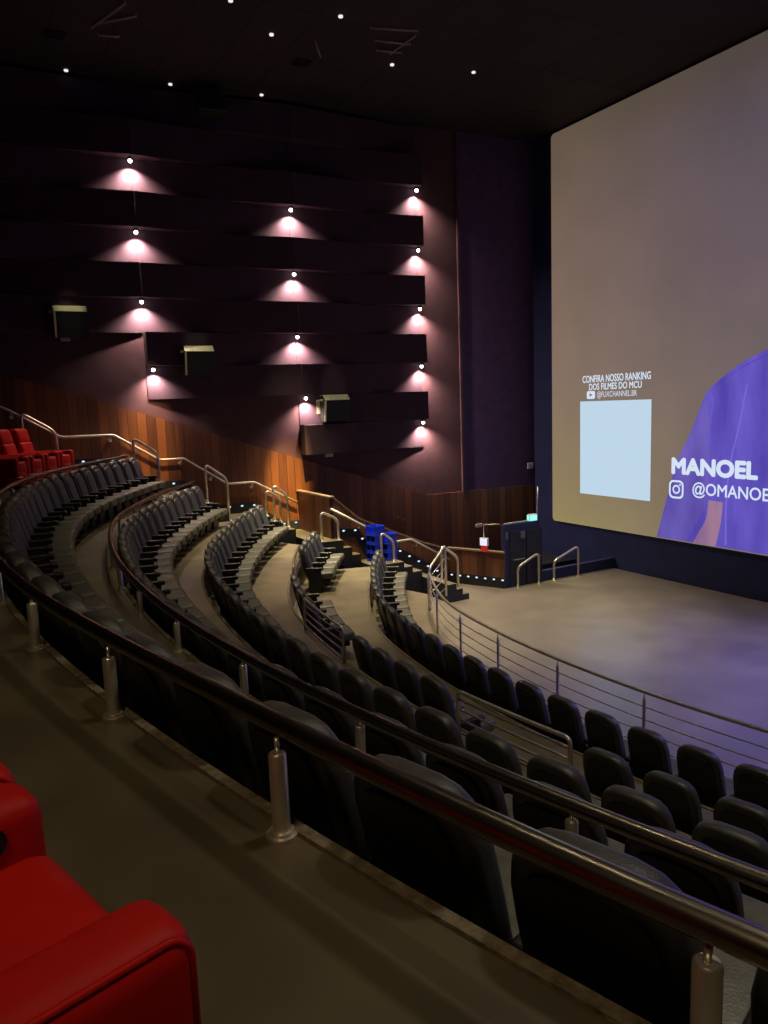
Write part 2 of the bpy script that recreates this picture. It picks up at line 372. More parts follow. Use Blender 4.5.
# ------------------------------------------------------------------ the screen and what is projected on it
SX, SW, SH = 17.0, 22.4, 12.23
SM = Matrix(((0, 0, -1, SX), (-1, 0, 0, 18.70), (0, 1, 0, zr(-4.04)), (0, 0, 0, 1)))   # local x right, y up, z towards the seats
scr = thing('cinema_screen', 'huge glowing cinema screen showing a purple shirt and white captions', 'screen', mtx=SM)
def screen_mat():
    m = bpy.data.materials.new('projected_backdrop'); m.use_nodes = True; nt = m.node_tree; N = nt.nodes; L = nt.links
    for n in list(N): N.remove(n)
    out = N.new('ShaderNodeOutputMaterial'); e = N.new('ShaderNodeEmission'); L.new(e.outputs[0], out.inputs[0])
    tc = N.new('ShaderNodeTexCoord'); sp = N.new('ShaderNodeSeparateXYZ'); L.new(tc.outputs['Object'], sp.inputs[0])
    def ramp(src, lo, hi, stops):
        mr = N.new('ShaderNodeMapRange'); mr.inputs[1].default_value = lo; mr.inputs[2].default_value = hi; L.new(src, mr.inputs[0])
        r = N.new('ShaderNodeValToRGB'); L.new(mr.outputs[0], r.inputs[0])
        while len(r.color_ramp.elements) < len(stops): r.color_ramp.elements.new(.5)
        for el, (p, c) in zip(r.color_ramp.elements, stops): el.position = p; el.color = (*srgb(*c), 1)
        return r.outputs[0]
    left = ramp(sp.outputs['Y'], 0, SH, [(0, (152, 137, 94)), (.12, (143, 125, 94)), (.4, (134, 114, 100)), (.72, (120, 100, 88)), (1, (98, 84, 70))])
    right = ramp(sp.outputs['Y'], 0, SH, [(0, (128, 112, 96)), (.3, (118, 104, 100)), (.6, (104, 90, 96)), (.85, (92, 80, 88)), (1, (80, 68, 62))])
    mr = N.new('ShaderNodeMapRange'); mr.inputs[1].default_value = .5; mr.inputs[2].default_value = 6.5; L.new(sp.outputs['X'], mr.inputs[0])
    mx = N.new('ShaderNodeMix'); mx.data_type = 'RGBA'; L.new(mr.outputs[0], mx.inputs['Factor']); L.new(left, mx.inputs[6]); L.new(right, mx.inputs[7])
    ns = N.new('ShaderNodeTexNoise'); ns.inputs['Scale'].default_value = .5; ns.inputs['Detail'].default_value = 3; L.new(tc.outputs['Object'], ns.inputs['Vector'])
    m2 = N.new('ShaderNodeMix'); m2.data_type = 'RGBA'; m2.blend_type = 'MULTIPLY'; m2.inputs['Factor'].default_value = .25
    L.new(mx.outputs[2], m2.inputs[6]); L.new(ns.outputs['Fac'], m2.inputs[7])
    L.new(m2.outputs[2], e.inputs[0]); e.inputs[1].default_value = 1.12
    return m
def shirt_mat(name, base, lite):
    m = bpy.data.materials.new(name); m.use_nodes = True; nt = m.node_tree; N = nt.nodes; L = nt.links
    for n in list(N): N.remove(n)
    out = N.new('ShaderNodeOutputMaterial'); e = N.new('ShaderNodeEmission'); L.new(e.outputs[0], out.inputs[0])
    tc = N.new('ShaderNodeTexCoord'); mp = N.new('ShaderNodeMapping'); mp.inputs['Scale'].default_value = (1.6, .35, 1); mp.inputs['Rotation'].default_value = (0, 0, .25)
    L.new(tc.outputs['Object'], mp.inputs['Vector'])
    ns = N.new('ShaderNodeTexNoise'); ns.inputs['Scale'].default_value = 1.1; ns.inputs['Detail'].default_value = 5; L.new(mp.outputs[0], ns.inputs['Vector'])
    r = N.new('ShaderNodeValToRGB'); r.color_ramp.elements[0].position = .3; r.color_ramp.elements[1].position = .75
    r.color_ramp.elements[0].color = (*srgb(*base), 1); r.color_ramp.elements[1].color = (*srgb(*lite), 1)
    L.new(ns.outputs['Fac'], r.inputs[0]); L.new(r.outputs[0], e.inputs[0]); return m
bm = B()
rc = []
for cxx, cyy, a0 in ((SW - .12, .12, -90), (SW - .12, SH - .12, 0), (.12, SH - .12, 90), (.12, .12, 180)):
    for k in range(5):
        a = math.radians(a0 + 22.5 * k); rc.append((cxx + .12 * math.cos(a), cyy + .12 * math.sin(a)))
slab(bm, rc, -.05, 0, lambda u, v, d: (u, v, d)); obj('screen_surface', bm, screen_mat(), scr)
def flat(name, pts, d, m, parent=scr, label=None):
    bm = B(); slab(bm, pts, d, d + .004, lambda u, v, w: (u, v, w)); o = obj(name, bm, m, parent)
    if label: o['label'] = label
    return o
def smooth_pts(pts, n=4):
    out = []
    for i in range(len(pts) - 1):
        p0, p1, p2, p3 = pts[max(0, i - 1)], pts[i], pts[i + 1], pts[min(len(pts) - 1, i + 2)]
        for k in range(n):
            t = k / n
            out.append(tuple(.5 * (2 * p1[j] + (p2[j] - p0[j]) * t + (2 * p0[j] - 5 * p1[j] + 4 * p2[j] - p3[j]) * t * t + (3 * p1[j] - p0[j] - 3 * p2[j] + p3[j]) * t ** 3) for j in (0, 1)))
    return out + [pts[-1]]
lft = [(4.33, .03), (4.69, 1.29), (4.97, 2.2), (5.37, 2.97), (5.62, 3.55), (5.80, 3.95), (6.02, 4.22), (6.78, 4.73), (7.51, 5.04), (8.3, 5.4), (9.2, 5.95)]
outl = smooth_pts(lft) + smooth_pts([(10.2, 5.5), (11.2, 5.3), (12.2, 5.5)]) + smooth_pts([(13.2, 5.95), (14.6, 5.3), (16.2, 4.4), (17.2, 3.0), (18.0, .03)])
sh = flat('projected_shirt', outl, .004, shirt_mat('projected_purple_cloth', (80, 66, 166), (110, 95, 202)), label='purple shirt shown on the screen')
ar = smooth_pts([(5.55, .03), (5.72, .35), (5.93, .73), (6.0, 1.24)]) + smooth_pts([(6.42, 1.22), (6.38, .7), (6.24, .03)])
o = flat('projected_arm', ar, .010, shirt_mat('projected_skin', (134, 102, 142), (174, 134, 152)), label='bare arm shown on the screen')
sl = smooth_pts([(4.36, .05), (4.72, 1.29), (5.0, 2.2), (5.4, 2.97), (5.66, 3.55), (5.85, 3.95)]) + smooth_pts([(6.0, 3.2), (5.98, 2.0), (5.95, 1.2), (5.6, .5), (5.3, .05)])
flat('projected_sleeve', sl, .007, shirt_mat('projected_purple_sleeve', (88, 73, 162), (116, 100, 190)), sh)
for k, pts in enumerate(([(5.85, 4.03), (6.05, 3.86), (5.98, 3.2), (5.93, 2.6)], [(7.0, 4.2), (6.8, 3.1), (6.6, 2.2), (6.52, 1.2), (6.54, .1)], [(5.95, 4.1), (6.8, 4.6), (7.5, 4.9), (8.6, 5.4)])):
    q = smooth_pts(pts); w = .02
    flat('projected_fold', [(a - w, b) for a, b in q] + [(a + w, b + .03) for a, b in q[::-1]], .009, emis('projected_fold_tone_%d' % k, srgb(*((104, 88, 202), (120, 105, 212), (68, 54, 150))[k]), 1), sh)
flat('projected_card', [(1.29, 1.03), (4.07, 1.03), (4.07, 3.93), (1.29, 3.93)], .006, M_CARD, label='plain pale blue square shown on the screen')
dg = bpy.context.evaluated_depsgraph_get()
def text(body, x, y, w, h, m, bold=0., d=.016, shear=0., spacing=1., parent=scr, name='caption', heavy=0.):
    c = bpy.data.curves.new('t', 'FONT'); c.body = body; c.size = 1; c.offset = bold; c.extrude = 0; c.shear = shear; c.space_character = spacing; c.resolution_u = 4
    t = bpy.data.objects.new('t', c); col.objects.link(t)
    bpy.context.view_layer.update(); dg_ = bpy.context.evaluated_depsgraph_get()
    me = bpy.data.meshes.new_from_object(t.evaluated_get(dg_)); bpy.data.objects.remove(t)
    xs = [v.co.x for v in me.vertices]; ys = [v.co.y for v in me.vertices]
    x0, x1, y0, y1 = min(xs), max(xs), min(ys), max(ys)
    for v in me.vertices: v.co = (x + (v.co.x - x0) / (x1 - x0) * w, y + (v.co.y - y0) / (y1 - y0) * h, d)
    if heavy:
        bmm = B(); bmm.from_mesh(me); src = bmm.copy()
        for k in range(8):
            c2 = src.copy(); a = 2 * PI * k / 8
            merge(bmm, c2, Matrix.Translation((heavy * math.cos(a), heavy * math.sin(a), 0)))
        src.free(); bmm.to_mesh(me); bmm.free()
    me.materials.clear(); me.materials.append(m); me.name = name
    o = bpy.data.objects.new(name, me); col.objects.link(o); o.parent = parent; return o
text('CONFIRA NOSSO RANKING', 1.40, 4.50, 2.64, .21, M_SCREENTXT, 0, heavy=.005)
text('DOS FILMES DO MCU', 1.68, 4.27, 2.04, .19, M_SCREENTXT, 0, heavy=.005)
text('@FLIXCHANNEL.BR', 2.01, 4.00, 1.54, .22, M_SCREENTXT, .0)
text('MANOEL', 4.83, 1.89, 2.52, .41, M_SCREENTXT, 0, heavy=.032)
text('@OMANOE', 5.50, 1.27, 2.19, .42, M_SCREENTXT, .0, heavy=.006)
def rrect(x0, y0, x1, y1, r, n=5):
    out = []
    for cx_, cy_, a0 in ((x1 - r, y0 + r, -90), (x1 - r, y1 - r, 0), (x0 + r, y1 - r, 90), (x0 + r, y0 + r, 180)):
        for k in range(n + 1):
            a = math.radians(a0 + 90 * k / n); out.append((cx_ + r * math.cos(a), cy_ + r * math.sin(a)))
    return out
def ring(bm, a, b, d):
    va = [bm.verts.new((*p, d)) for p in a]; vb = [bm.verts.new((*p, d)) for p in b]; n = len(a)
    for i in range(n): bm.faces.new((va[i], va[(i + 1) % n], vb[(i + 1) % n], vb[i]))
play = flat('caption_icon', rrect(1.58, 4.0, 1.92, 4.24, .06), .012, M_SCREENTXT)
bm = B(); slab(bm, [(1.70, 4.06), (1.82, 4.12), (1.70, 4.18)], .018, .020, lambda u, v, w: (u, v, w)); obj('icon_triangle', bm, M_TANTXT, play)
bm = B(); ring(bm, rrect(4.73, 1.19, 5.21, 1.70, .14), rrect(4.785, 1.245, 5.155, 1.645, .10), .016)
circ = lambda cx_, cy_, r: [(cx_ + r * math.cos(2 * PI * k / 24), cy_ + r * math.sin(2 * PI * k / 24)) for k in range(24)]
ring(bm, circ(4.97, 1.445, .125), circ(4.97, 1.445, .078), .016)
vs = [bm.verts.new((*p, .016)) for p in circ(5.09, 1.575, .028)]; bm.faces.new(vs)
obj('caption_icon', bm, M_SCREENTXT, scr)

# ------------------------------------------------------------------ wall lamps (fittings and light)
def spot(name, loc, aim, energy, color, size=60, blend=.6, radius=.05):
    l = bpy.data.lights.new(name, 'SPOT'); l.energy = energy; l.color = color; l.spot_size = math.radians(size); l.spot_blend = blend; l.shadow_soft_size = radius
    o = bpy.data.objects.new(name, l); col.objects.link(o); o.location = loc
    o.rotation_euler = (Vector(aim) - Vector(loc)).to_track_quat('-Z', 'Y').to_euler(); return o
lamps = [('A', 4.42, 6.46 - 1.735 * k) for k in range(4)] + [('B', 8.64, 5.5925 - 1.735 * k) for k in range(4)] + [('C', 12.76, 6.46 - 1.735 * k) for k in range(5)]
colname = {'A': 'left', 'B': 'middle', 'C': 'right'}; ordn = ['topmost', 'second from top', 'third from top', 'fourth from top', 'lowest']
lampproto = None
bm_h = B(); lathe(bm_h, [(.05, .0), (.05, .05), (.035, .06)], 12)
bm_b = B(); bmesh.ops.create_icosphere(bm_b, subdivisions=2, radius=.048)
for k_, (c_, x, z) in enumerate(lamps):
    row = [l for l in lamps if l[0] == c_].index((c_, x, z))
    xl = x + (.16 if (c_, row) in (('A', 3), ('B', 3)) else -.10 if c_ == 'C' else .0)
    p = WM @ Vector((xl, -.22, zr(z)))
    nth = ordn[row] if not (row == 3 and c_ != 'C') else 'lowest'
    lab = 'small glowing downlight on the mauve wall, %s in the %s lamp column' % (nth, colname[c_])
    if lampproto is None:
        lampproto = thing('wall_downlight', lab, 'lamp', p, 0, 'downlights on the side wall')
        hs = obj('lamp_housing', bm_h, M_BLACK, lampproto); hs.location = (0, 0, -.065)
        bb = obj('bulb', bm_b, M_BULB, lampproto); bb.location = (0, 0, -.10)
        t = lampproto
    else:
        t = copy_tree(lampproto); t.location = p; t['label'] = lab
    q = WM @ Vector((xl, -.20, zr(z) - .155))
    aim = WM @ Vector((xl + (.10 if c_ == 'C' else 0), -.13, zr(z) - 1.2))
    spot('wall_wash', q, aim, 500 if row < 3 or c_ == 'C' else 370, (1., .76, .66), 130, 1., .03)

# ------------------------------------------------------------------ speakers on the side wall
def speaker(label, x, z, w, tilt):
    t = thing('wall_speaker', label, 'speaker', WM @ Vector((x, -.32, zr(z))), WANG, 'surround speakers on the side wall')
    # profile in (y,z): y toward wall positive
    pr = [(.22, .0), (-.06, .02), (-.20, -.12), (-.09, -.74), (.22, -.70)]
    bm = B(); slab(bm, pr, -w / 2, w / 2, lambda u, v, d: (d, u, v)); obj('cabinet', bm, M_SPK, t)
    bm = B(); slab(bm, [(.20, .02), (-.065, .035), (-.215, -.115), (-.20, -.125), (-.06, .015), (.20, .0)], -w / 2, w / 2, lambda u, v, d: (d, u, v)); obj('top_lit_face', bm, M_SPKTOP, t)['label'] = 'upper bevel painted pale as if lit'
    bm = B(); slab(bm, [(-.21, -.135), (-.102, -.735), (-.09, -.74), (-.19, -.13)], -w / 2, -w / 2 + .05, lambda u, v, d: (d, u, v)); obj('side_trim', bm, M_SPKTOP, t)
    bm = B()
    tube(bm, [(-w / 2 - .10, -.05, -.12), (-w / 2, -.05, -.12)], .035, 8); box(bm, (-w / 2 - .1, -.07, -.14), (-w / 2 - .06, .27, -.10)); box(bm, (-w / 2 - .1, .22, -.5), (w / 2, .28, -.1))
    obj('bracket', bm, M_SPKTOP, t)
speaker('boxy wall speaker with top painted as lit, leftmost of three on the side wall', 2.66, 2.70, .78, 0)
speaker('boxy wall speaker with top painted as lit, middle of three on the side wall', 5.76, 1.73, .78, 0)
speaker('boxy wall speaker with top painted as lit, lowest and rightmost on the side wall', 9.66, .33, .78, 0)
bm = B(); rbox(bm, (-.34, -.5, -.25), (.34, 0, .25), .03, 2)
o = obj('ceiling_speaker', bm, M_SPK); o.matrix_world = WM @ Matrix.Translation((6.45, -.44, zr(7.82))); tag(o, 'black box speaker high on the side wall just under the ceiling', 'speaker')

# ------------------------------------------------------------------ wall handrail with brackets, parapet handrail
def wy(x): return wallY(x) - .17
hp = [(.2, .62), (1.02, .24), (2.17, -.50), (3.43, -.50), (4.55, -1.23), (5.18, -1.23), (6.33, -2.02), (7.10, -2.03), (8.35, -2.72)]
t = thing('wall_handrail', 'satin metal handrail stepping down along the wood panelled side wall', 'handrail', (4, wallY(4), 0))
bm = B(); tube(bm, fillet([(x - 4, wy(x) - wallY(4), zr(z)) for x, z in hp], .08, 3), .032, 8); obj('rail', bm, M_BRASSY, t)
for x, z in ((1.1, .19), (3.35, -.5), (5.1, -1.23), (5.9, -1.72), (7.05, -2.03), (8.1, -2.58)):
    bm = B(); tube(bm, [(x - 4, wy(x) - wallY(4), zr(z) - .03), (x - 4, wy(x) - wallY(4), zr(z) - .12), (x - 4, wallY(x) - .05 - wallY(4), zr(z) - .14)], .016, 8)
    tube(bm, [(x - 4, wallY(x) - .075 - wallY(4), zr(z) - .14), (x - 4, wallY(x) - .045 - wallY(4), zr(z) - .14)], .05, 10); obj('bracket', bm, M_BRASSY, t)
t = thing('parapet_handrail', 'satin metal handrail fixed along the wood parapet by the blue crates', 'handrail', (8.52, PY, 0), PA)
hp2 = [(-.1, zr(-2.70)), (.95, zr(-3.33)), (1.70, zr(-3.80)), (2.25, zr(-3.78)), (3.45, zr(-4.50))]
bm = B(); tube(bm, fillet([(x, -.11, z) for x, z in hp2], .08, 3), .032, 8); obj('rail', bm, M_BRASSY, t)
for x, z in ((.7, zr(-3.18)), (2.4, zr(-3.87))):
    bm = B(); tube(bm, [(x, -.11, z - .03), (x, -.11, z - .12), (x, .005, z - .13)], .016, 8); obj('bracket', bm, M_BRASSY, t)

# ------------------------------------------------------------------ hoop grab rails
def hoop(label, a, ztop_a, b, ztop_b, za, zb, peak=.12, r=.034, m=M_STEEL, group='hoop grab rails at the row ends'):
    """a,b = plan points of the two posts, za/zb floor heights, tops at ztop; the first corner is the high one"""
    t = thing('grab_rail', label, 'grab rail', (*a, za), 0, group)
    A = Vector((a[0], a[1], 0)); Bv = Vector((b[0], b[1], 0)); off = Vector((*a, za))
    P = fillet([A + Vector((0, 0, za)), A + Vector((0, 0, ztop_a)), Bv + Vector((0, 0, ztop_b)), Bv + Vector((0, 0, zb))], .16, 6)
    bm = B(); tube(bm, [p - off for p in P], r, 10); obj('hoop_tube', bm, m, t)
    for q, z in ((a, za), (b, zb)):
        bm = B(); lathe(bm, [(.06, 0), (.06, .012), (.045, .02)], 14, (q[0] - a[0], q[1] - a[1], z - za)); obj('floor_flange', bm, m, t)
    return t
def aisle_z(x):
    for x0, x1, z in prof:
        if x0 <= x < x1: return z
    return Z3
for lab, xa, xb, ta, tb, Y in (('steel hoop rail on the steps beside the far red recliners', 1.22, 1.92, .14, -.33, 19.12), ('steel hoop rail at the aisle end of the topmost black seat row', 3.66, 4.24, -.56, -.98, 19.12),
                              ('steel hoop rail at the aisle end of the second black seat row', 5.42, 5.98, -1.34, -1.77, 19.12), ('left and lower steel hoop of the pair at the third row end', 7.02, 7.42, -2.16, -2.40, 19.06),
                              ('right steel hoop of the pair at the third row end beside the wall', 7.38, 7.78, -2.08, -2.40, 19.42)):
    hoop(lab, (xa, Y), zr(ta), (xb, Y), zr(tb), aisle_z(xa), aisle_z(xb))
hoop('steel hoop rail behind the far group of fourth row seats', (8.08, 17.85), zr(-2.74), (8.54, 17.78), zr(-2.98), Z3, Z3)
hoop('steel hoop rail just right of the stacked blue crates', (9.42, 17.0), zr(-3.34), (9.80, 17.0), zr(-3.62), Z4, Z4)
hoop('steel hoop rail beside the steps down to the stage floor', (10.70, 16.05), zr(-3.72), (11.22, 16.05), zr(-4.10), Z5, Z5 - .32)
for lab, xa, xb in (('left steel hoop rail at the far floor edge by the exit', 13.12, 13.88), ('right steel hoop rail at the far floor edge under the screen', 14.46, 15.40)):
    hoop(lab, (xb, 15.86), zr(-4.30), (xa, 15.86), zr(-4.62), ZF, ZF, group='hoop rails at the floor edge')

# ------------------------------------------------------------------ long tier rails
def tier_rail(label, R, zf, z, p0, p1, posts, r=.037, name='tier_rail', pr=.029, fix=0.):
    c = pol(R, .1); t = thing(name, label, 'handrail', (*c, zf))
    bm = B(); tube(bm, [(x - c[0], y - c[1], z - zf) for x, y in [pol(R + fix * math.exp(-((q + .235) / .075) ** 2), q) for q in [p0 + (p1 - p0) * i / 110 for i in range(111)]]], r, 12); obj('handrail_tube', bm, M_RAIL, t)
    for ph in posts:
        x, y = pol(R, ph); x -= c[0]; y -= c[1]
        bm = B(); lathe(bm, [(pr, .0), (pr, z - zf - .075), (pr * .8, z - zf - .068)], 16, (x, y, 0)); p_ = soft(obj('post', bm, M_STEEL, t), 40)
        bm = B(); lathe(bm, [(.009, z - zf - .07), (.009, z - zf - .02)], 8, (x, y, 0)); obj('pin', bm, M_STEEL, p_)
        bm = B(); lathe(bm, [(.052, 0), (.052, .010), (.041, .011), (.041, .022), (pr + .002, .023)], 20, (x, y, 0)); soft(obj('floor_flange', bm, M_STEEL, p_), 30)
st = 1.33 / 20.96
b0 = phY(20.98, 2.09)
tier_rail('long curved steel rail nearest the viewer, behind the topmost seat row', 20.98, Z0, zr(-1.0), -.46, phY(20.98, 18.98), [b0 + st * k for k in range(-1, 13)], r=.035, fix=-.045)
st = 1.42 / 19.57; b0 = phY(19.57, 3.63)
tier_rail('long curved steel rail behind the second seat row', 19.60, Z1, zr(-1.757), -.44, phY(19.6, 18.85), [b0 + st * k for k in range(-3, 11)])

# front rail : posts, top tube and four bars
c = pol(E5, 0.); t = thing('front_railing', 'barred steel railing curving in front of the lowest seat row', 'railing', (*c, Z5))
pend = phY(E5, 13.95); zt = zr(-3.83)
bm = B(); tube(bm, [(x - c[0], y - c[1], zt - Z5) for x, y in arc(E5 + .02, -.44, pend, 80)], .026, 10); obj('handrail_tube', bm, M_RAILF, t)
for k in range(4):
    zz = .16 + .175 * k
    bm = B(); tube(bm, [(x - c[0], y - c[1], zz) for x, y in arc(E5 + .02, -.44, pend, 60)], .010, 6); obj('bar', bm, M_RAILF, t)
phs = [pend] + [phY(E5, y) for y in (12.4, 10.85, 9.5, 7.97, 6.40, 4.75, 3.0, 1.6)]
for ph in phs:
    x, y = pol(E5 + .05, ph)
    bm = B(); lathe(bm, [(.022, 0), (.022, zt - Z5 - .09), (.014, zt - Z5 - .08), (.008, zt - Z5 - .06), (.008, zt - Z5 - .02)], 10, (x - c[0], y - c[1], 0)); obj('post', bm, M_RAILF, t)
# sloping end panel beside the steps
x0, y0 = pol(E5 + .02, pend); a = Vector((x0, y0, 0)); b = Vector((x0 + .78, y0 + .50, 0)); off = Vector((*c, Z5))
t = thing('end_railing', 'short upright railing panel closing the aisle end of the lowest railing', 'railing', (x0, y0, Z5))
off = Vector((x0, y0, Z5))
P = fillet([a + Vector((0, 0, Z5)), a + Vector((0, 0, zt + .10)), b + Vector((0, 0, zt + .46)), b + Vector((0, 0, Z5 + .1))], .1, 4)
P = [p + Vector((.05, .06, 0)) for p in P]
bm = B(); tube(bm, [p - off for p in P], .028, 10); obj('frame_tube', bm, M_STEEL, t)
for k in range(4):
    bm = B(); tube(bm, [a + Vector((.05, .06, Z5 + .2 + .19 * k)) - off, b + Vector((.05, .06, Z5 + .3 + .25 * k)) - off], .010, 6); obj('bar', bm, M_STEEL, t)

# barred panels in the wheelchair gaps of the fourth row
def gap_rail(label, R, Ya, Yb, zf, h, m=M_RAILF, nb=4):
    pa, pb = phY(R, Ya), phY(R, Yb); pts = arc(R, pa, pb, 10); c = pts[0]
    t = thing('gap_railing', label, 'railing', (*c, zf), 0, 'barred railings in the gaps of the fourth row')
    L = [Vector((x - c[0], y - c[1], 0)) for x, y in pts]
    P = fillet([L[0], L[0] + Vector((0, 0, h))] + [q + Vector((0, 0, h)) for q in L[1:-1]] + [L[-1] + Vector((0, 0, h)), L[-1]], .07, 4)
    bm = B(); tube(bm, P, .021, 8); obj('frame_tube', bm, m, t)
    for k in range(nb):
        z = .08 + (h - .17) * k / (nb - 1)
        bm = B(); tube(bm, [q + Vector((0, 0, z)) for q in L], .013, 6); obj('bar', bm, m, t)
gap_rail('barred railing panel between the far and next fourth row seat groups', 16.60, 13.1, 15.2, Z3, .52)
gap_rail('barred railing panel left of the middle fourth row seat group', 16.78, 8.95, 10.75, Z3, .52)
gap_rail('barred railing panel right of the middle fourth row seat group', 16.78, 4.72, 6.22, Z3, .50)

# ------------------------------------------------------------------ cinema seats
def back_outline(s=1., zoff=0.):
    z = [.26, .32, .45, .60, .75, .86, .94, .99, 1.025, 1.04]; w = [.205, .222, .235, .242, .242, .238, .222, .196, .152, .085]
    zc = .66
    L = [(-a * s, zc + (b - zc) * s) for a, b in zip(w, z)]; return L + [(-x, y) for x, y in L[::-1]]
def lean(z): return -.045 - (z - .26) * .26
def back_bm(s, y0, y1, bev=.03, seg=3):
    t = B(); pts = back_outline(s)
    slab(t, pts, y0, y1, lambda u, v, d: (u, d, v))
    bmesh.ops.recalc_face_normals(t, faces=t.faces)
    rim = [e for e in t.edges if abs(e.verts[0].co.y - e.verts[1].co.y) < 1e-5]
    bmesh.ops.bevel(t, geom=rim, offset=bev, segments=seg, profile=.6, affect='EDGES')
    for v in t.verts: v.co.y += lean(v.co.z)
    for f in t.faces: f.smooth = True
    return t
def make_seat():
    r = empty('cinema_chair'); 
    o = obj('backrest', back_bm(1., -.115, .012, .05, 4), M_LEATHER, r); soft(o, 60)
    o = obj('back_shell', back_bm(.80, -.132, -.10, .012, 2), M_SHELL, r); soft(o, 50); o['label'] = 'plain black rear shell of the backrest'
    bm = B(); merge(bm, back_bm(.80, -.01, .040, .025, 3))
    pd = obj('back_pad', bm, M_BACKPAD, r); soft(pd, 60); pd['label'] = 'dark slate padded front of the backrest'
    t = B(); rbox(t, (-.262, -.10, .275), (.262, .44, .425), .05, 4)
    for v in t.verts:
        v.co.z += max(0, v.co.y) * .06
    for f in t.faces: f.smooth = True
    soft(obj('seat_cushion', t, M_CUSHION, r), 50)
    # seat pan and pedestal
    t = B(); rbox(t, (-.20, -.08, .20), (.20, .36, .285), .02, 2); box(t, (-.16, .0, .0), (.16, .18, .21)); obj('seat_base', t, M_SHELL, r)
    return r
def add_arm(r, sx):
    t = B(); rbox(t, (sx - .034, -.20, .525), (sx + .034, .16, .572), .02, 3)
    rbox(t, (sx - .042, .12, .505), (sx + .042, .215, .578), .028, 3)
    for f in t.faces: f.smooth = True
    a = obj('armrest', t, M_ARM, r); soft(a, 50)
    t = B(); rbox(t, (sx - .022, -.14, .0), (sx + .022, .16, .53), .012, 2); obj('arm_support', t, M_SHELL, r)
    return a
proto = make_seat(); add_arm(proto, .30)
protoE = make_seat(); add_arm(protoE, .30); add_arm(protoE, -.30)
used = {proto.name: 0, protoE.name: 0}
ORD = 'first second third fourth fifth sixth seventh eighth ninth tenth eleventh twelfth thirteenth fourteenth fifteenth sixteenth seventeenth eighteenth nineteenth twentieth'.split()
ORD += ['twenty-' + o for o in ORD[:9]] + ['thirtieth'] + ['thirty-' + o for o in ORD[:9]] + ['fortieth']
ROWN = ['topmost row below the nearest rail', 'second row, at the second rail', 'third row from the top', 'fourth row with railing gaps', 'lowest row beside the stage']
ROWF = [Z1, Z2, Z3, Z4, Z5]
def seat_at(row, ph, end, nth):
    P_ = protoE if end else proto
    if used[P_.name] == 0: r = P_; used[P_.name] = 1
    else: r = copy_tree(P_)
    R = RTOP[row] - .30
    x, y = pol(R, ph); r.location = (x, y, ROWF[row])
    r.rotation_euler = (0, 0, math.atan2(-math.cos(ph), -math.sin(ph)))
    if row == 0:
        q = min(1, max(0, (y - 1.4) / 1.2)); r.scale.z = 1 + .028 * q
    tag(r, 'black cinema chair, %s from the wall aisle in the %s' % (ORD[nth], ROWN[row]), 'cinema chair', ('black seats of the top row', 'black seats of the second row', 'black seats of the third row', 'black seats of the fourth row', 'black seats of the lowest row')[row])
def fill(row, Yref, pitch, Ymin, Ymax, gaps=()):
    R = RTOP[row]; d = pitch / R; p = phY(R, Yref); lo, hi = phY(R, Ymin), phY(R, Ymax)
    k0 = math.ceil((lo - p) / d); k1 = math.floor((hi - p) / d)
    lst = [p + d * k for k in range(k0, k1 + 1)]
    lst = [q for q in lst if not any(a < CY + R * math.sin(q) < b for a, b in gaps)]
    lst = lst[::-1]
    for i, q in enumerate(lst):
        end = i == 0 or abs(lst[i - 1] - q) > d * 1.5
        seat_at(row, q, end, i)
fill(0, 2.31, .590, .55, 18.75)
fill(1, 4.80, .595, 1.2, 18.85)
fill(2, 5.42, .602, 1.9, 18.65)
fill(3, 7.54, .610, 2.5, 17.35, gaps=((4.62, 6.75), (9.05, 11.15), (13.1, 15.35)))
fill(4, 5.97, .605, 3.4, 16.3)

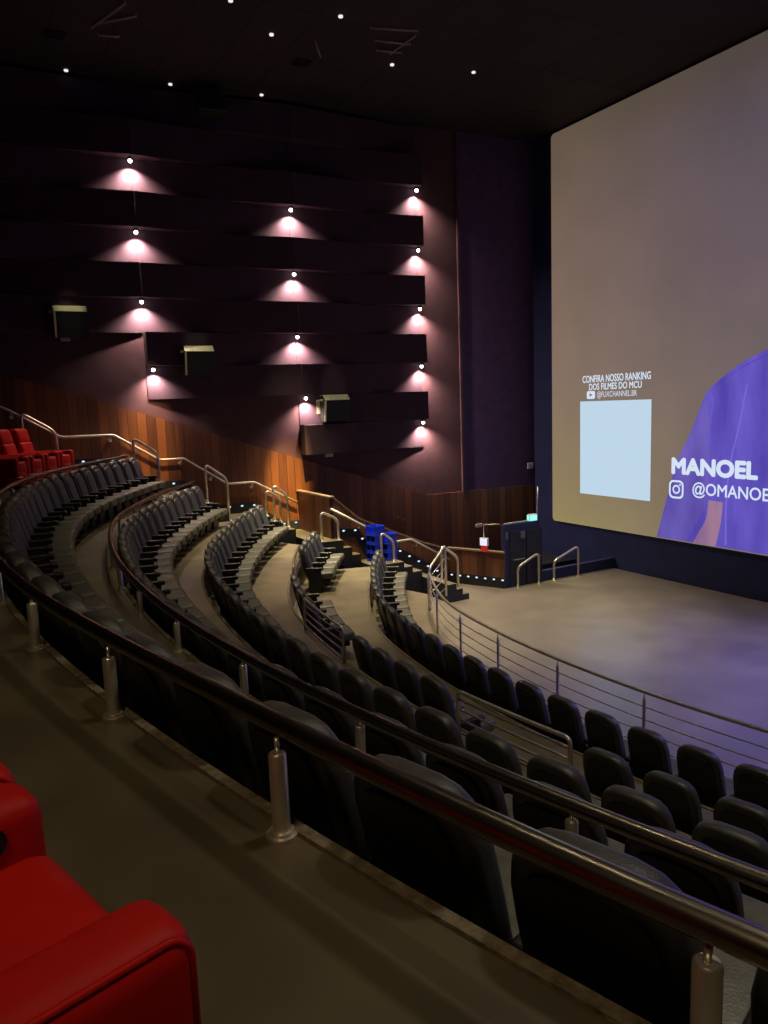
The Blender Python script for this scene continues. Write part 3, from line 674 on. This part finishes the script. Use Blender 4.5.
# ------------------------------------------------------------------ red recliners
def make_recliner():
    r = empty('red_recliner')
    t = B(); rbox(t, (-.205, -.40, .28), (.205, .43, .50), .05, 4)
    for v in t.verts: v.co.z += .04 * max(0, v.co.y)
    for f in t.faces: f.smooth = True
    soft(obj('seat_cushion', t, M_RED, r), 50)
    t = B(); rbox(t, (-.205, .34, .07), (.205, .425, .44), .035, 3); [setattr(f, 'smooth', True) for f in t.faces]; soft(obj('footrest', t, M_REDD, r), 50)
    sh = Matrix.Shear('XZ', 4, (0, 0))
    def leanm(z0): return Matrix(((1, 0, 0, 0), (0, 1, -.22, .22 * z0), (0, 0, 1, 0), (0, 0, 0, 1)))
    t = B(); rbox(t, (-.27, -.56, .36), (.27, -.36, .84), .06, 4, leanm(.4)); [setattr(f, 'smooth', True) for f in t.faces]; b = obj('backrest', t, M_RED, r); soft(b, 50)
    t = B(); rbox(t, (-.27, -.57, .81), (.27, -.37, 1.14), .07, 4, leanm(.4)); [setattr(f, 'smooth', True) for f in t.faces]; soft(obj('headrest', t, M_RED, r), 50)
    for s in (-1, 1):
        t = B(); x0, x1 = (.205, .360) if s > 0 else (-.360, -.205)
        rbox(t, (x0, -.50, .24), (x1, .44, .610), .05, 5)
        for f in t.faces: f.smooth = True
        a = obj('armrest', t, M_RED, r); soft(a, 50)
        t = B(); xs = x1 - .015 if s > 0 else x0 + .015      # seam welt round the outer edge of the arm
        tube(t, fillet([(xs, -.45, .595), (xs, .40, .595), (xs, .425, .57), (xs, .425, .27)], .05, 5), .007, 6); obj('seam_welt', t, M_RED, a)
    # left arm: cup holder in the top and round control recess on the inner side
    t = B(); lathe(t, [(.046, .0), (.046, .012), (.036, .012), (.034, .004)], 20, (-.285, .315, .607)); obj('cup_holder', t, M_BLACK, r)['label'] = 'black round cup holder'
    t = B(); tube(t, [(-.207, .325, .552), (-.198, .325, .552)], .031, 18); obj('control_button', t, M_BLACK, r)['label'] = 'round black recliner button'
    for s in (-1, 1):
        t = B(); x0, x1 = (.207, .385) if s > 0 else (-.385, -.207)
        rbox(t, (x0, -.50, .05), (x1, .50, .245), .04, 4); [setattr(f, 'smooth', True) for f in t.faces]; soft(obj('side_panel', t, M_REDD, r), 50)
    t = B(); box(t, (-.33, -.38, 0), (.33, .36, .085)); obj('base', t, M_BLACK, r)
    return r
rec = make_recliner(); first = True
RR = 22.22
labs = [(-.2865, 'red leather recliner in the lower left corner nearest the viewer'), (-.2530, 'red leather recliner armrest and edge at the left border, next beyond the nearest recliner'),
        (.512, 'red leather recliner nearest the side wall on the top tier'), (.4775, 'second red leather recliner from the side wall'), (.443, 'third red leather recliner from the side wall, partly behind the rail'), (.4085, 'fourth red leather recliner from the side wall, cut by the left border')]
for ph, lab in labs:
    r = rec if first else copy_tree(rec); first = False
    x, y = pol(RR, ph); r.location = (x, y, 0); r.rotation_euler = (0, 0, math.atan2(-math.cos(ph), -math.sin(ph)))
    tag(r, lab, 'recliner', 'red recliners on the top tier')

# ------------------------------------------------------------------ blue crates stacked beside the parapet
cr = None
def crate_mesh(w, d, h):
    bm = B(); t = .02
    box(bm, (-w / 2, -d / 2, 0), (w / 2, d / 2, t)); box(bm, (-w / 2, d / 2 - t, t), (w / 2, d / 2, h))
    box(bm, (-w / 2, -d / 2, t), (-w / 2 + t, d / 2 - t, h)); box(bm, (w / 2 - t, -d / 2, t), (w / 2, d / 2 - t, h))
    box(bm, (-w / 2 + t, -d / 2, t), (w / 2 - t, -d / 2 + t, h * .32)); box(bm, (-.02, -d / 2, h * .32), (.02, -d / 2 + t, h))
    return bm
names4 = ['bottom', 'second from bottom', 'third from bottom', 'top']
for stk, (cx_, cy_, n, hh, lab) in enumerate(((9.52, 17.50, 4, .245, 'left taller stack'), (9.86, 17.42, 3, .245, 'right lower stack'))):
    for k in range(n):
        if cr is None:
            cr = empty('blue_crate'); obj('crate_body', crate_mesh(.34, .36, .235), M_BLUE, cr)
            bm = B(); 
            for q in ((-.185, -.195, .175, -.18), (-.185, .18, .185, .195), (-.185, -.18, -.17, .18), (.17, -.18, .185, .18)): box(bm, (q[0], q[1], .222), (q[2], q[3], .243))
            obj('crate_rim', bm, M_BLUE, cr); r = cr
        else: r = copy_tree(cr)
        r.location = (cx_, cy_, Z4 + .001 + k * hh); r.rotation_euler = (0, 0, -PI / 2 + .25)
        nm = names4[k] if n == 4 else ('bottom', 'middle', 'top')[k]
        tag(r, 'bright blue plastic crate, %s of the %s by the parapet' % (nm, lab), 'crate', 'blue crates beside the parapet')

# ------------------------------------------------------------------ small lights, signs, plates
sl = None
def step_light(p, rz, where):
    global sl
    if sl is None:
        bm = B(); bmesh.ops.create_uvsphere(bm, u_segments=10, v_segments=6, radius=.03, matrix=Matrix.Diagonal((1.3, .5, .8, 1))); r = sl = obj('step_light', bm, M_STEP)
    else: r = sl.copy(); col.objects.link(r)
    r.location = p; r.rotation_euler = (0, 0, rz)
    tag(r, 'small bluish white step light on the dark skirting ' + where, 'step light', 'step lights ' + where)
def along(pts, step):
    L = []; d = 0; nx = step / 2
    for a, b in zip(pts, pts[1:]):
        l = math.hypot(b[0] - a[0], b[1] - a[1])
        while nx < d + l: t = (nx - d) / l; L.append((a[0] + (b[0] - a[0]) * t, a[1] + (b[1] - a[1]) * t)); nx += step
        d += l
    return L
for x, z in along([(1.2, .70), (1.9, .20), (3.43, .20), (4.3, -.55), (5.18, -.55), (6.05, -1.34), (7.1, -1.34), (7.95, -1.98), (8.45, -1.98)], .36): step_light(WM @ Vector((x, -.085, z)), WANG, 'along the side wall')
for x, z in along([(.1, Z3 + .2), (.65, Z3 + .17), (1.05, Z4 + .2), (1.85, Z4 + .17), (2.6, Z5 + .2), (3.35, ZF + .24)], .34): step_light(PM @ Vector((x, -.022, z)), PA, 'below the sloping parapet')
for x, z in along([(0, ZF + .24), (QL, ZF + .24)], .27): step_light(QM @ Vector((x, -.022, z)), QA, 'below the level end of the parapet')
for y, z in along([(18.1, Z3 + .2), (20.1, Z3 + .2)], .4): step_light((8.495, y, z), PI / 2, 'at the foot of the parapet return')

def plate(label, p, w, h, m, mtx=WM, name='wall_plate', cat='wall plate', dpt=.03):
    bm = B(); rbox(bm, (-w / 2, -dpt, -h / 2), (w / 2, 0, h / 2), .008, 2); o = obj(name, bm, m); o.matrix_world = mtx @ Matrix.Translation(p); return tag(o, label, cat)
plate('small pale plate on the mauve wall below the lowest wall speaker', (9.52, -.002, zr(-1.42)), .26, .10, M_WHITE)
plate('small pale plate on the mauve wall below the leftmost wall speaker', (2.52, -.002, zr(1.95)), .22, .09, M_WHITE)
plate('small pale plate on the wood panelling right of the blue crates', (14.75, -.058, zr(-4.1)), .24, .12, M_WHITE)
plate('small pale plate on the dark wall left of the screen', (16.9, -.037, zr(-2.24)), .24, .2, M_WHITE)
for k, x in enumerate((11.72, 11.93)):
    bm = B(); tube(bm, [(0, 0, 0), (0, -.03, 0)], .035, 12); o = obj('wall_socket', bm, M_CAP); o.matrix_world = WM @ Matrix.Translation((x, -.057, zr(-3.52 - .09 * k)))
    tag(o, 'small round brass fitting on the wood panelling above the blue crates, %s of two' % ('left' if k == 0 else 'right'), 'fitting', 'round fittings on the panelling')
for k, x in enumerate((12.86, 13.40, 13.90)):
    plate('faint grey notice plate on the dark exit wall, %s from the left' % ORD[k], (x, 15.998 if k != 1 else 15.96, zr(-3.72 - .04 * k) if k != 1 else zr(-3.74)), .16 if k else .08, .20, M_GREYP, Matrix.Identity(4), 'notice_plate', 'sign', .012)
# exit light and warning light with conduit
t = thing('exit_light', 'small green glowing exit light on top of the dark exit wall', 'exit light', (13.83, 16.06, zr(-3.41)))
bm = B(); rbox(bm, (-.15, -.05, 0), (.15, .05, .20), .012, 2); obj('housing', bm, M_WHITE, t)
bm = B(); rbox(bm, (-.135, -.058, .02), (.135, -.049, .18), .004, 1); obj('glow_panel', bm, M_GREEN, t)
bm = B(); rbox(bm, (-.158, -.04, .02), (-.149, .04, .18), .003, 1); obj('side_glow', bm, M_GREEN, t)
t = thing('warning_light', 'white glowing sign box over a red unit at the parapet end', 'warning light', (12.40, 16.42, zr(-4.155)), QA)
bm = B(); rbox(bm, (-.12, -.05, .16), (.12, .05, .38), .012, 2); obj('housing', bm, M_WHITE, t)
bm = B(); rbox(bm, (-.11, -.058, .172), (.11, -.049, .368), .004, 1); obj('glow_panel', bm, M_SIGNW, t)
bm = B(); rbox(bm, (-.09, -.05, 0), (.09, .05, .15), .012, 2); obj('red_unit', bm, M_REDP, t)
t = thing('cable_conduit', 'thin pale conduit along the top of the dark exit wall to the green light', 'conduit', (12.4, 16.44, 0))
bm = B(); tube(bm, [(.42, -.37, zr(-3.38)), (1.3, -.37, zr(-3.38))], .016, 6); tube(bm, [(1.62, -.36, zr(-3.3)), (1.66, -.36, zr(-2.45))], .016, 6); tube(bm, [(1.60, -.37, zr(-3.38)), (1.62, -.36, zr(-3.3))], .016, 6); obj('conduit_tube', bm, M_BRASSY, t)
t = thing('cable_conduit', 'short pale conduit rising from the white sign box at the parapet end', 'conduit', (12.4, 16.44, 0))
bm = B(); tube(bm, [(0, 0, zr(-3.77)), (0, 0, zr(-3.40)), (.30, -.34, zr(-3.38))], .016, 6); obj('conduit_tube', bm, M_BRASSY, t)

# ceiling : pin lights, grille bars, vents
pl = None
for k, (x, y) in enumerate([(3.07, 20.3), (5.5, 20.05), (7.82, 19.72), (6.9, 16.6), (7.95, 15.25), (10.1, 16.75), (5.65, 15.65), (12.2, 16.25)]):
    if pl is None:
        bm = B(); lathe(bm, [(.05, -.03), (.05, 0)], 12); pl = r = obj('ceiling_light', bm, M_DOT)
    else: r = pl.copy(); col.objects.link(r)
    r.location = (x, y, CEILZ)
    tag(r, 'tiny pin light in the dark ceiling, %s' % ('furthest left along the wall edge', 'second along the wall edge from the left', 'third along the wall edge from the left', 'in the middle left of the centre grille', 'beside the centre grille bars', 'right of the square vent', 'topmost near the picture edge', 'furthest right')[k], 'ceiling light', 'pin lights in the ceiling')
M_BAR = mat('metal_bar_painted_glint', (.20, .14, .11), .35, .8, noise=.1, nscale=9, emit=(.5, .33, .25), estr=.02)  # faint emission paints the glints along the bars
def grille(label, bars):
    c = bars[0][0]; t = thing('ceiling_grille', label, 'grille', (c[0], c[1], CEILZ))
    for a, b in bars:
        bm = B(); tube(bm, [(a[0] - c[0], a[1] - c[1], -.05), (b[0] - c[0], b[1] - c[1], -.05)], .018, 6); obj('bar', bm, M_BAR, t)
        for q in (a, b):
            bm = B(); tube(bm, [(q[0] - c[0], q[1] - c[1], -.05), (q[0] - c[0], q[1] - c[1], 0)], .012, 6); obj('hanger', bm, M_BAR, t)
grille('metal bars with painted glints hung from the ceiling at the upper left', [((3.40, 17.64), (4.05, 17.0)), ((3.47, 18.15), (3.89, 18.04)), ((3.30, 17.9), (3.75, 16.6))])
grille('metal bars with painted glints hung from the ceiling right of centre', [((8.73, 15.35), (9.76, 15.01)), ((9.10, 15.8), (9.93, 15.62)), ((9.35, 16.2), (9.95, 16.05)), ((9.74, 16.22), (9.82, 15.22)), ((7.91, 16.46), (8.31, 17.05))])
for lab, x, y in (('dark square vent in the ceiling near the centre grille', 8.05, 17.58), ('dark square vent in the ceiling at the far left', 2.65, 18.58)):
    bm = B(); box(bm, (-.2, -.2, -.03), (.2, .2, 0)); o = obj('ceiling_vent', bm, M_BLACK); o.location = (x, y, CEILZ); tag(o, lab, 'vent')
    bm = B()
    for k in range(5): box(bm, (-.18, -.17 + .075 * k, -.045), (.18, -.145 + .075 * k, -.03))
    obj('vent_slats', bm, M_SHELL, o)

# ------------------------------------------------------------------ lights
WARM = (1., .80, .45)
def down(x, y, e, colr=WARM, size=70, tx=None, ty=None, z=None, blend=.9, r=.12, tz=-2.5):
    spot('ceiling_downlight_or_fill', (x, y, (CEILZ - .1) if z is None else z), (tx if tx is not None else x, ty if ty is not None else y, tz), e, colr, size, blend, r)
WARM = (1., .85, .50)
down(8.0, 18.0, 10500, (1., .88, .48), 30, 8.0, 18.2)
down(7.2, 15.8, 5000, WARM, 48, 7.2, 15.6)
down(5.2, 12.5, 900, WARM, 70, 5.2, 12.3)
down(10.8, 15.0, 5200, WARM, 46, 11.4, 14.4)
down(12.8, 12.0, 1500, WARM, 60, 13.2, 12.4)
down(2.9, 17.4, 420, (1., .66, .36), 46, 2.6, 17.6)
down(-2.6, -1.6, 1350, (1., .76, .44), 80, .1, 1.6, tz=0, r=1.2)
down(3.0, 6.0, 220, WARM, 90, 3.4, 6.0)
down(6.5, 2.2, 1300, (1., .9, .72), 64, 3.0, 2.6, r=.5)  # fill spot added to brighten the near seat backs, no known fitting
# wood wash
spot('wall_wash', WM @ Vector((8.1, -4.6, CEILZ - .1)), WM @ Vector((8.15, 0, zr(-2.55))), 32000, (1., .66, .20), 8.5, .9, .06)
spot('wall_wash', WM @ Vector((4.4, -4.6, CEILZ - .1)), WM @ Vector((4.4, 0, zr(-.85))), 9000, (1., .64, .24), 10, .9, .06)
for x_, z_ in ((2.66, 2.70), (5.76, 1.73), (9.66, .33)): spot('speaker_fill', WM @ Vector((x_, -3.2, CEILZ - .1)), WM @ Vector((x_, -.45, zr(z_))), 460, (1., .95, .6), 8, .8, .05)  # added narrow spots that brighten the speakers, no such fittings
spot('screen_fill', (16.2, 3.0, zr(1.5)), (12.5, 6.0, ZF), 5200, (.32, .29, 1.), 84, 1., .8)  # added unseen spot standing in for screen light on the floor
w = bpy.data.worlds.new('world'); scene.world = w; w.use_nodes = True
w.node_tree.nodes['Background'].inputs[0].default_value = (.5, .45, .6, 1); w.node_tree.nodes['Background'].inputs[1].default_value = .02
scene.view_settings.view_transform = 'Standard'; scene.view_settings.look = 'None'; scene.view_settings.exposure = 0; scene.view_settings.gamma = 1

# ------------------------------------------------------------------ camera
cd = bpy.data.cameras.new('camera'); cam = bpy.data.objects.new('camera', cd); col.objects.link(cam)
cd.sensor_fit = 'HORIZONTAL'; cd.sensor_width = 36; cd.lens = 740 / 768 * 36; cd.clip_start = .02
yaw = math.radians(29.3); p, r = .143, -.0375
fx, fy = math.sin(yaw), math.cos(yaw)          # horizontal heading in world X,Y
rx = Vector((fy, -fx, 0)); f0 = Vector((fx, fy, 0)); up = Vector((0, 0, 1))
F = f0 * math.cos(p) - up * math.sin(p); U0 = f0 * math.sin(p) + up * math.cos(p)
Rv = rx * math.cos(r) + U0 * math.sin(r); Uv = -rx * math.sin(r) + U0 * math.cos(r)
mw = Matrix((Rv, Uv, -F)).transposed().to_4x4(); mw.translation = (0, 0, EYE)
cam.matrix_world = mw; scene.camera = cam
